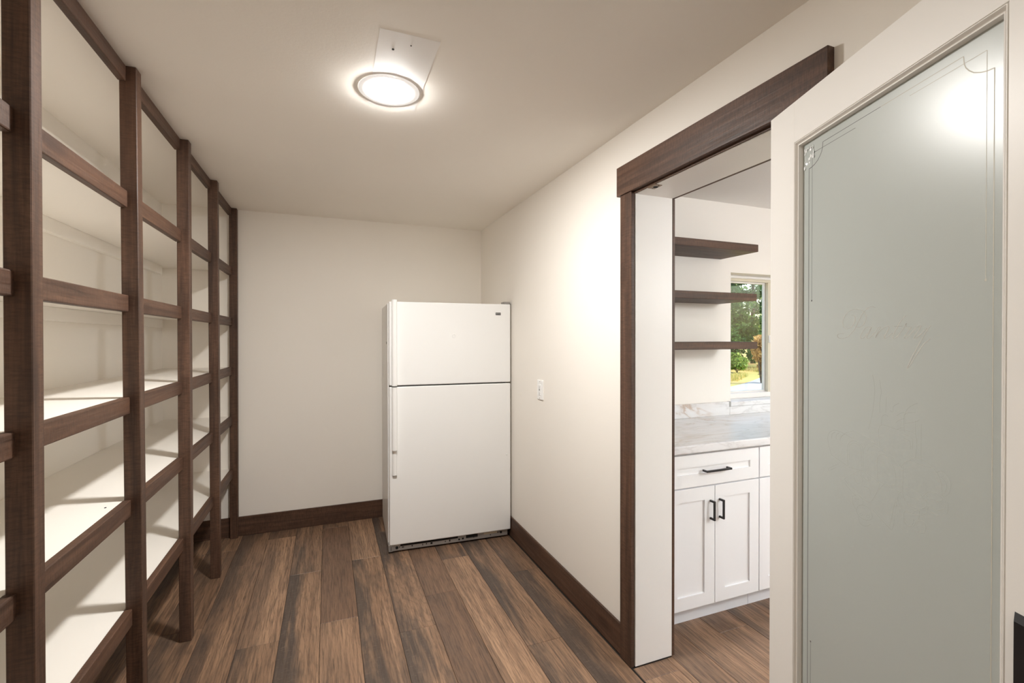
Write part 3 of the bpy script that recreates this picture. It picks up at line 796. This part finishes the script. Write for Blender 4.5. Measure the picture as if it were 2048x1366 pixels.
# handle set near the free edge
bm = bmesh.new()
def plate(bm, s0, s1, z0, z1, y, th, ch):
    A = [(s0, y, z0), (s1, y, z0), (s1, y, z1), (s0, y, z1)]
    B = [(s0+ch, y-th, z0+ch), (s1-ch, y-th, z0+ch), (s1-ch, y-th, z1-ch), (s0+ch, y-th, z1-ch)]
    A = [bm.verts.new(p) for p in A]; B = [bm.verts.new(p) for p in B]
    for k in range(4): bm.faces.new((A[k], A[(k+1) % 4], B[(k+1) % 4], B[k]))
    bm.faces.new(B); bm.faces.new(A[::-1])
    bmesh.ops.recalc_face_normals(bm, faces=bm.faces)
plate(bm, .6465, .7160, .845, 1.0370, 0, .012, .009)
hp = dp(bm, 'handle_plate', M['black'], None, 'black bevelled handle backplate')
bm = bmesh.new(); cyl(bm, (.685, -.030, .99), .010, .04, 'y', 20); bx(bm, .58+.06, .697, -.058, -.044, .981, .999, .003, 2)
bm.free()
bm = bmesh.new(); cyl(bm, (.690, -.026, .93), .011, .03, 'y', 20); tube(bm, [(.690, -.040, .93), (.690, -.046, .93), (.690, -.050, .925), (.690, -.052, .90), (.690, -.052, .865)], .009, 12)
dp(bm, 'handle_lever', M['black'], hp)
for zz in (.22, 1.05, 1.86):
    bm = bmesh.new(); cyl(bm, (-.0055, .032, zz), .006, .09, 'z', 14); bx(bm, -.002, .001, .004, .032, zz-.045, zz+.045)
    dp(bm, 'hinge', M['brass'])

# ================================================================== KITCHEN FITTINGS
CF = 1.825       # plane of the cabinet door faces
def shaker(bm, x0, x1, z0, z1, y=CF, th=.019, rail=.065, rec=.009):
    """frame-and-panel front: outer block with a recessed field"""
    xi0, xi1, zi0, zi1 = x0+rail, x1-rail, z0+rail, z1-rail
    def ring(a0, a1, b0, b1, yy): return [bm.verts.new(p) for p in ((a0, yy, b0), (a1, yy, b0), (a1, yy, b1), (a0, yy, b1))]
    e = .0012
    R = [ring(x0, x1, z0, z1, y+th), ring(x0, x1, z0, z1, y+e), ring(x0+e, x1-e, z0+e, z1-e, y), ring(xi0, xi1, zi0, zi1, y), ring(xi0+.001, xi1-.001, zi0+.001, zi1-.001, y+rec)]
    for a, b in zip(R, R[1:]):
        for k in range(4): bm.faces.new((a[k], a[(k+1) % 4], b[(k+1) % 4], b[k]))
    bm.faces.new(R[-1]); bm.faces.new(R[0][::-1])
    bmesh.ops.recalc_face_normals(bm, faces=bm.faces)
def pull(parent, x, z, vertical, ln, base):
    bm = bmesh.new(); t = .0095; st = .032
    if vertical:
        bx(bm, x-t/2, x+t/2, CF-st, CF-st+t, z-ln/2, z+ln/2, .0012)
        for zz in (z-ln/2+t/2, z+ln/2-t/2): bx(bm, x-t/2, x+t/2, CF-st+t-.001, CF+.0005, zz-t/2, zz+t/2, .0008)
    else:
        bx(bm, x-ln/2, x+ln/2, CF-st, CF-st+t, z-t/2, z+t/2, .0012)
        for xx in (x-ln/2+t/2, x+ln/2-t/2): bx(bm, xx-t/2, xx+t/2, CF-st+t-.001, CF+.0005, z-t/2, z+t/2, .0008)
    o = finish(bm, 'pull', M['black'], parent); o['label'] = 'black square bar pull'
    return o
def base_cabinet(x0, x1, label, sink=False):
    t = empty('base_cabinet', ((x0+x1)/2, 2.13, 0)); tag(t, label, 'cabinet', None)
    off = -Vector(t.location)
    def kp(bm, name, m, par=None, lab=None):
        o = finish(bm, name, m, par or t)
        if par is None: o.location = off
        if lab: o['label'] = lab
        return o
    bm = bmesh.new(); bx(bm, x0, x1, CF+.0195, KY1-.001, .105, .8885); kp(bm, 'carcass', M['cab'])
    bm = bmesh.new(); bx(bm, x0, x1, CF+.072, CF+.09, .0005, .1045); kp(bm, 'toe_board', M['toe'], None, 'pale grey toe board')
    g = .002
    bm = bmesh.new(); shaker(bm, x0+g, x1-g, .7145, .875, rail=.0625, rec=.008)
    dwr = kp(bm, 'drawer_front', M['cab'])
    xm = (x0+x1)/2
    d1b = bmesh.new(); shaker(d1b, x0+g, xm-.0018, .109, .7075); d1 = kp(d1b, 'cabinet_door', M['cab'])
    d2b = bmesh.new(); shaker(d2b, xm+.0018, x1-g, .109, .7075); d2 = kp(d2b, 'cabinet_door', M['cab'])
    pull(dwr, xm, .792, False, .165, t); pull(d1, xm-.030, .5895, True, .098, t); pull(d2, xm+.030, .5895, True, .098, t)
    return t
base_cabinet(1.521, 2.1295, 'white shaker base cabinet with drawer over two doors, nearest the pantry doorway')
base_cabinet(2.1315, 2.740, 'white shaker base cabinet half hidden by the pantry door edge')
base_cabinet(2.742, 3.350, 'white shaker base cabinet under the kitchen window, behind the pantry door')
o = box('filler_panel', M['cab'], KX0+.0005, 1.5205, CF+.004, CF+.022, .0005, .8885); tag(o, 'narrow white filler strip between doorway wall and first base cabinet', 'panel')

ct = empty('countertop', (2.4, 2.12, .889)); tag(ct, 'white marbled laminate countertop with low backsplash under the window', 'countertop')
def cp(bm, name, lab=None):
    o = finish(bm, name, M['marble'], ct); o.location = -ct.location
    if lab: o['label'] = lab
    return o
bm = bmesh.new(); bx(bm, KX0+.001, 3.97, 1.800, KY1-.0005, .8892, .930, .006, 3); cp(bm, 'worktop')
bm = bmesh.new(); bx(bm, KX0+.001, 2.552, KY1-.019, KY1-.0005, .9302, 1.021, .002); cp(bm, 'backsplash')
bm = bmesh.new(); bx(bm, 2.5525, 3.97, KY1-.019, KY1-.0005, .9302, .9865, .002); cp(bm, 'backsplash', 'lower backsplash strip under the window ledge')
bm = bmesh.new(); bx(bm, 2.545, 2.5615, KY1-.0205, KY1-.001, .985, 1.0225, .001)
o = finish(bm, 'end_cap', M['slot'], ct); o.location = -ct.location; o['label'] = 'small grey end cap at the backsplash step'

fq = empty('faucet', (3.16, 2.345, .9302)); tag(fq, 'dark kitchen faucet on the countertop, only its base tip in view by the door', 'faucet')
bm = bmesh.new(); bx(bm, -.225, .10, -.028, .028, 0, .007, .003, 2); finish(bm, 'deck_plate', M['black'], fq)
bm = bmesh.new(); cyl(bm, (0, 0, .035), .024, .058, 'z', 20); tube(bm, [(0, 0, .06), (0, 0, .22), (0, -.03, .27), (0, -.09, .29), (0, -.15, .265), (0, -.17, .21)], .013, 12); finish(bm, 'spout', M['black'], fq)
bm = bmesh.new(); tube(bm, [(.025, 0, .045), (.06, 0, .065), (.09, 0, .10)], .007, 10); finish(bm, 'lever', M['black'], fq)

# floating shelves: one built, two copied
def fshelf(z0, z1, x1, label):
    bm = bmesh.new(); bx(bm, KX0+.0005, x1, 2.14, KY1-.0005, z0, z1, .002)
    o = finish(bm, 'floating_shelf', M['wx'], origin=(1.98, 2.29, z0))
    tag(o, label, 'shelf', 'floating shelves on the kitchen wall')
fshelf(1.9895, 2.034, 2.486, 'dark stained floating shelf on the kitchen wall, topmost of the three, above the window')
fshelf(1.686, 1.729, 2.4745, 'dark stained floating shelf on the kitchen wall, middle of the three')
fshelf(1.3875, 1.4315, 2.4805, 'dark stained floating shelf on the kitchen wall, lowest of the three, above the countertop')

# kitchen window -----------------------------------------------------
w1 = empty('window_1', ((WX0+WX1)/2, 2.58, WZ0)); struct(w1, 'sliding kitchen window with cream frame looking onto trees and dry grass', 'window')
def wpz(bm, name, m, lab=None, par=None):
    o = finish(bm, name, m, par or w1)
    if par is None: o.location = -w1.location
    if lab: o['label'] = lab
    return o
bm = bmesh.new(); bx(bm, WX0-.018, WX1, 2.4205, 2.612, .9875, 1.0175, .003, 2)
wpz(bm, 'window_ledge', M['marble'], 'marbled ledge at the foot of the window')
FZ0 = 1.0178
bm = bmesh.new()
bx(bm, WX0+.0005, WX1-.0005, 2.555, 2.608, WZ1-.038, WZ1-.018, .001)
bx(bm, WX0+.0005, WX0+.036, 2.545, 2.608, FZ0+.036, WZ1-.038); bx(bm, WX1-.036, WX1-.0005, 2.545, 2.608, FZ0+.036, WZ1-.038)
wpz(bm, 'window_frame', M['vinyl'])
bm = bmesh.new()
bx(bm, WX0+.0005, WX1-.0005, 2.545, 2.608, WZ1-.0178, WZ1-.0005, .001); bx(bm, WX0+.0005, WX1-.0005, 2.545, 2.608, FZ0, FZ0+.036, .002)
wpz(bm, 'frame_rail', M['vinylw'], 'white head and foot rails of the window frame')
def sash(x0, x1, y, m, lab):
    z0, z1 = FZ0+.036, WZ1-.038; w = .030
    bm = bmesh.new()
    bx(bm, x0, x0+w, y, y+.022, z0, z1, .001); bx(bm, x1-w, x1, y, y+.022, z0, z1, .001)
    bx(bm, x0+w, x1-w, y, y+.022, z0, z0+.012, .001); bx(bm, x0+w, x1-w, y, y+.022, z1-.010, z1, .001)
    s = wpz(bm, 'sash', m, lab)
    bm = bmesh.new(); bx(bm, x0+w-.004, x1-w+.004, y+.009, y+.013, z0+.010, z1-.008)
    wpz(bm, 'pane', M['glass'], None, s)
    return s
sash(WX0+.036, 3.088, 2.580, M['vinylw'], 'fixed left sash with white frame')
s2_ = sash(3.062, WX1-.036, 2.552, M['vinyl'], 'sliding right sash with cream frame')
bm = bmesh.new(); bx(bm, 3.066, 3.082, 2.538, 2.553, 1.42, 1.475, .003); bx(bm, 3.070, 3.078, 2.527, 2.540, 1.432, 1.445, .002); bx(bm, 3.070, 3.078, 2.527, 2.540, 1.455, 1.468, .002)
wpz(bm, 'latch', M['vinylw'], 'small pale window latch', s2_)

# added side window of the kitchen, unseen, put in to bring daylight
w2 = empty('added_window', (KX1+.06, .35, SZ0)); struct(w2, 'added wide side window letting daylight into the kitchen, unseen behind the open door', 'window')
bm = bmesh.new()
for (y0, y1, z0, z1) in ((SY0, SY1, SZ0, SZ0+.05), (SY0, SY1, SZ1-.05, SZ1), (SY0, SY0+.05, SZ0+.05, SZ1-.05), (SY1-.05, SY1, SZ0+.05, SZ1-.05), (.32, .38, SZ0+.05, SZ1-.05)):
    bx(bm, KX1+.04, KX1+.10, y0, y1, z0, z1, .002)
o = finish(bm, 'window_frame', M['vinylw'], w2); o.location = -w2.location
bm = bmesh.new(); bx(bm, KX1+.066, KX1+.070, SY0+.045, SY1-.045, SZ0+.045, SZ1-.045)
o = finish(bm, 'pane', M['glass'], w2); o.location = -w2.location

# ================================================================== OUTDOORS
def leafmat(name, c1, c2, c3):
    t = NT(name)
    oi = t.n.new('ShaderNodeNewGeometry')
    c = t.ramp(oi.outputs['Random Per Island'], [(0, c1), (.55, c2), (1, c3)])
    t.link(c, t.p.inputs['Base Color']); t.p.inputs['Roughness'].default_value = .6
    t.p.inputs['Specular IOR Level'].default_value = .3
    tl = t.n.new('ShaderNodeBsdfTranslucent'); t.link(c, tl.inputs[0])
    mx = t.n.new('ShaderNodeMixShader'); mx.inputs[0].default_value = .35
    t.link(t.p.outputs[0], mx.inputs[1]); t.link(tl.outputs[0], mx.inputs[2]); t.link(mx.outputs[0], t.n['Material Output'].inputs['Surface'])
    return t.m
M['leaf_d'] = leafmat('dark_conifer_needles', (.025, .07, .022, 1), (.07, .16, .045, 1), (.16, .28, .075, 1))
M['leaf_l'] = leafmat('bright_leaves', (.08, .17, .03, 1), (.22, .34, .06, 1), (.45, .50, .14, 1))
M['leaf_o'] = leafmat('dry_orange_leaves', (.30, .17, .06, 1), (.55, .34, .12, 1), (.70, .52, .25, 1))
M['bark'] = plain('grey_bark', (.11, .085, .065, 1), .9, 0, .3, (14, .6, .02))
def ground_mat():
    t = NT('dry_lawn')
    v = t.coords(rnd=False)
    n1 = t.noise(v, .35, 4, .6); n2 = t.noise(v, 9, 4, .6)
    c = t.mix(t.ramp(n1, [(.42, 0), (.6, 1)]), (.55, .33, .10, 1), (.26, .27, .06, 1))
    c = t.mix(t.math('MULTIPLY', n2, .5), c, (.60, .42, .17, 1))
    t.link(c, t.p.inputs['Base Color']); t.p.inputs['Roughness'].default_value = .95
    return t.m
M['lawn'] = ground_mat()
M['gravel'] = plain('pale_gravel', (.36, .355, .35, 1), .95, 0, .3, (30, .5, .02))
M['blade'] = leafmat('dry_grass_blades', (.20, .26, .05, 1), (.50, .42, .12, 1), (.70, .52, .22, 1))
GZ = -.55
def gz(x, y):
    d = math.hypot(x-3, y-2.6)
    return GZ + .00*d + .10*sin(x*.31+1)*cos(y*.27)*min(1, d/8)
bm = bmesh.new()
N = 60; grid = []
for i in range(N+1):
    row = []
    for j in range(N+1):
        x = -30+130*i/N; y = 2.62+95*j/N
        row.append(bm.verts.new((x, y, gz(x, y))))
    grid.append(row)
for i in range(N):
    for j in range(N):
        f = bm.faces.new((grid[i][j], grid[i+1][j], grid[i+1][j+1], grid[i][j+1])); f.smooth = True
o = finish(bm, 'ground', M['lawn']); struct(o, 'dry golden and green grass outside the kitchen window', 'ground')
VD = Vector((sin(YAW+radians(26.8)), cos(YAW+radians(26.8)), 0)); VS = Vector((VD.y, -VD.x, 0))
bm = bmesh.new()
gp = []
for k in range(30):       # curved gravel drive
    a = k/29
    dist_ = 14.0+14.0*a; off_ = -1.7+2.75*a**.6
    gp.append((VD.x*dist_+VS.x*off_, VD.y*dist_+VS.y*off_))
rows = []
for k, (x, y) in enumerate(gp):
    tx, ty = (gp[min(k+1, 29)][0]-gp[max(k-1, 0)][0], gp[min(k+1, 29)][1]-gp[max(k-1, 0)][1])
    l = math.hypot(tx, ty); nx, ny = -ty/l, tx/l
    row = []
    for q in range(5):
        u = (q-2)/2*(1.0-.75*k/29)
        px, py = x+nx*u, y+ny*u
        row.append(bm.verts.new((px, py, gz(px, py)+.05-(.035 if q in (0, 4) else 0))))
    rows.append(row)
for a, b in zip(rows, rows[1:]):
    for q in range(4): bm.faces.new((a[q], a[q+1], b[q+1], b[q])).smooth = True
bmesh.ops.recalc_face_normals(bm, faces=bm.faces)
o = finish(bm, 'gravel_drive', M['gravel']); struct(o, 'pale gravel drive curving through the grass outside the window', 'path')

def leaf_cloud(bm, rnd, n, blobs, size):
    for q in range(n):
        c, r = rnd.choice(blobs)
        d = Vector((rnd.gauss(0, 1), rnd.gauss(0, 1), rnd.gauss(0, 1))).normalized()*(rnd.random()**.4)
        p = Vector(c) + Vector((d.x*r[0], d.y*r[1], d.z*r[2]))
        u = Vector((rnd.gauss(0, 1), rnd.gauss(0, 1), rnd.gauss(0, 1))).normalized()
        w = u.cross(Vector((rnd.gauss(0, 1), rnd.gauss(0, 1), rnd.gauss(0, 1)))).normalized()
        s = size*rnd.uniform(.6, 1.4)
        bm.faces.new([bm.verts.new(p+u*s), bm.verts.new(p+w*s*.5), bm.verts.new(p-u*s), bm.verts.new(p-w*s*.5)])
def tree(x, y, h, kind, label, seed):
    rnd = random.Random(seed); z = gz(x, y)
    t = empty('tree' if kind != 'c' else 'conifer', (x, y, z)); tag(t, label, 'tree', 'trees outside the kitchen window')
    bm = bmesh.new(); lathe(bm, [(.03*h**.9*.6, -.1), (.022*h**.9*.6, h*.3), (.012*h**.9*.6, h*.7), (.004, h*.98)], 10)
    finish(bm, 'trunk', M['bark'], t)
    bm = bmesh.new()
    if kind == 'c':
        blobs = []
        for k in range(11):
            u = k/10; zz = h*(.16+.8*u); rr_ = h*.22*(1-u)**.8+.15
            for m in range(5):
                a = rnd.uniform(0, 2*pi)
                blobs.append(((cos(a)*rr_*.55, sin(a)*rr_*.55, zz), (rr_*.55, rr_*.55, h*.035)))
        leaf_cloud(bm, rnd, 7000, blobs, .19)
        m = M['leaf_d']
    else:
        blobs = [((max(-.17, min(.17, rnd.gauss(0, .09)))*h, max(-.17, min(.17, rnd.gauss(0, .09)))*h, h*(.22+.72*k/15)), (h*.10, h*.10, h*.08)) for k in range(16)]
        leaf_cloud(bm, rnd, 7000, blobs, .15)
        m = M['leaf_l']
    o = finish(bm, 'foliage', m, t); o['kind'] = 'stuff'
view = Vector((sin(YAW+radians(26.8)), cos(YAW+radians(26.8)), 0))
side = Vector((view.y, -view.x, 0))
def at(dist, off): p = view*dist + side*off; return p.x, p.y
for i, (dist, off, h, kind, lab) in enumerate([
    (37, -1.75, 11, 'c', 'dark conifer at the left edge of the kitchen window view'),
    (42, .35, 14, 'c', 'tall dark conifer in the middle of the kitchen window view'),
    (35, 1.75, 8.5, 'l', 'bright leafy tree at the right of the kitchen window view'),
    (60, -2.0, 17, 'l', 'tall leafy tree behind the conifers outside the window'),
    (51, 2.6, 15, 'c', 'far conifer behind the bright leafy tree outside the window'),
    (38, -7.5, 12, 'l', 'leafy tree standing left of the window view'),
    (38, 7.0, 12, 'c', 'conifer standing right of the window view'),
    (50, 10.5, 14, 'l', 'far leafy tree standing right of the window view')]):
    x, y = at(dist, off); tree(x, y, h, kind, lab, 20+i)
def bush(x, y, r, m, label, seed, h=1.0, n=2600, size=.09):
    rnd = random.Random(seed); z = gz(x, y)
    t = empty('shrub', (x, y, z)); tag(t, label, 'shrub', 'shrubs outside the kitchen window')
    bm = bmesh.new()
    for k in range(5):
        a = rnd.uniform(0, 2*pi); tube(bm, [(0, 0, -.05), (cos(a)*r*.3, sin(a)*r*.3, h*.5), (cos(a)*r*.5, sin(a)*r*.5, h*.9)], .02, 5)
    finish(bm, 'stem', M['bark'], t)
    bm = bmesh.new()
    blobs = [((rnd.uniform(-.6, .6)*r, rnd.uniform(-.6, .6)*r, h*rnd.uniform(.3, .9)), (r*.5, r*.5, h*.3)) for k in range(8)]
    leaf_cloud(bm, rnd, n, blobs, size)
    o = finish(bm, 'foliage', m, t); o['kind'] = 'stuff'
for i, (dist, off, r, m, h, lab) in enumerate([
    (33, -.95, .9, 'leaf_d', 2.4, 'dark green shrub at the left of the window view, on the lawn edge'),
    (32, .75, .8, 'leaf_d', 2.1, 'dark green shrub in the middle of the window view'),
    (29, -.55, .6, 'leaf_l', 1.0, 'low yellow-green shrub before the dark shrubs'),
    (23, .52, .42, 'leaf_o', 1.9, 'dry orange-leaved shrub at the right of the window view'),
    (32, 3.2, 1.2, 'leaf_d', 2.0, 'dark green shrub right of the window view'),
    (32, -3.8, 1.2, 'leaf_l', 1.6, 'yellow-green shrub left of the window view')]):
    x, y = at(dist, off); bush(x, y, r, M[m], lab, 60+i, h)
bm = bmesh.new(); rg = random.Random(77)
bs = [(o_.location.x, o_.location.y) for o_ in bpy.data.objects if o_.name.startswith(('shrub', 'tree', 'conifer'))]
for q in range(14000):
    dist = rg.uniform(12, 34); x, y = at(dist, rg.uniform(-.08, .08)*dist)
    if any((x-a)**2+(y-b)**2 < .9 for a, b in gp) or any((x-a)**2+(y-b)**2 < 1.7 for a, b in bs): continue
    z = gz(x, y); hgt = rg.uniform(.08, .26); a = rg.uniform(0, 2*pi); w = .012
    lx, ly = rg.gauss(0, .05), rg.gauss(0, .05)
    bm.faces.new((bm.verts.new((x+cos(a)*w, y+sin(a)*w, z)), bm.verts.new((x-cos(a)*w, y-sin(a)*w, z)), bm.verts.new((x+lx, y+ly, z+hgt))))
o = finish(bm, 'grass', M['blade']); tag(o, 'loose dry grass blades on the lawn outside the window', 'grass', None, 'stuff')
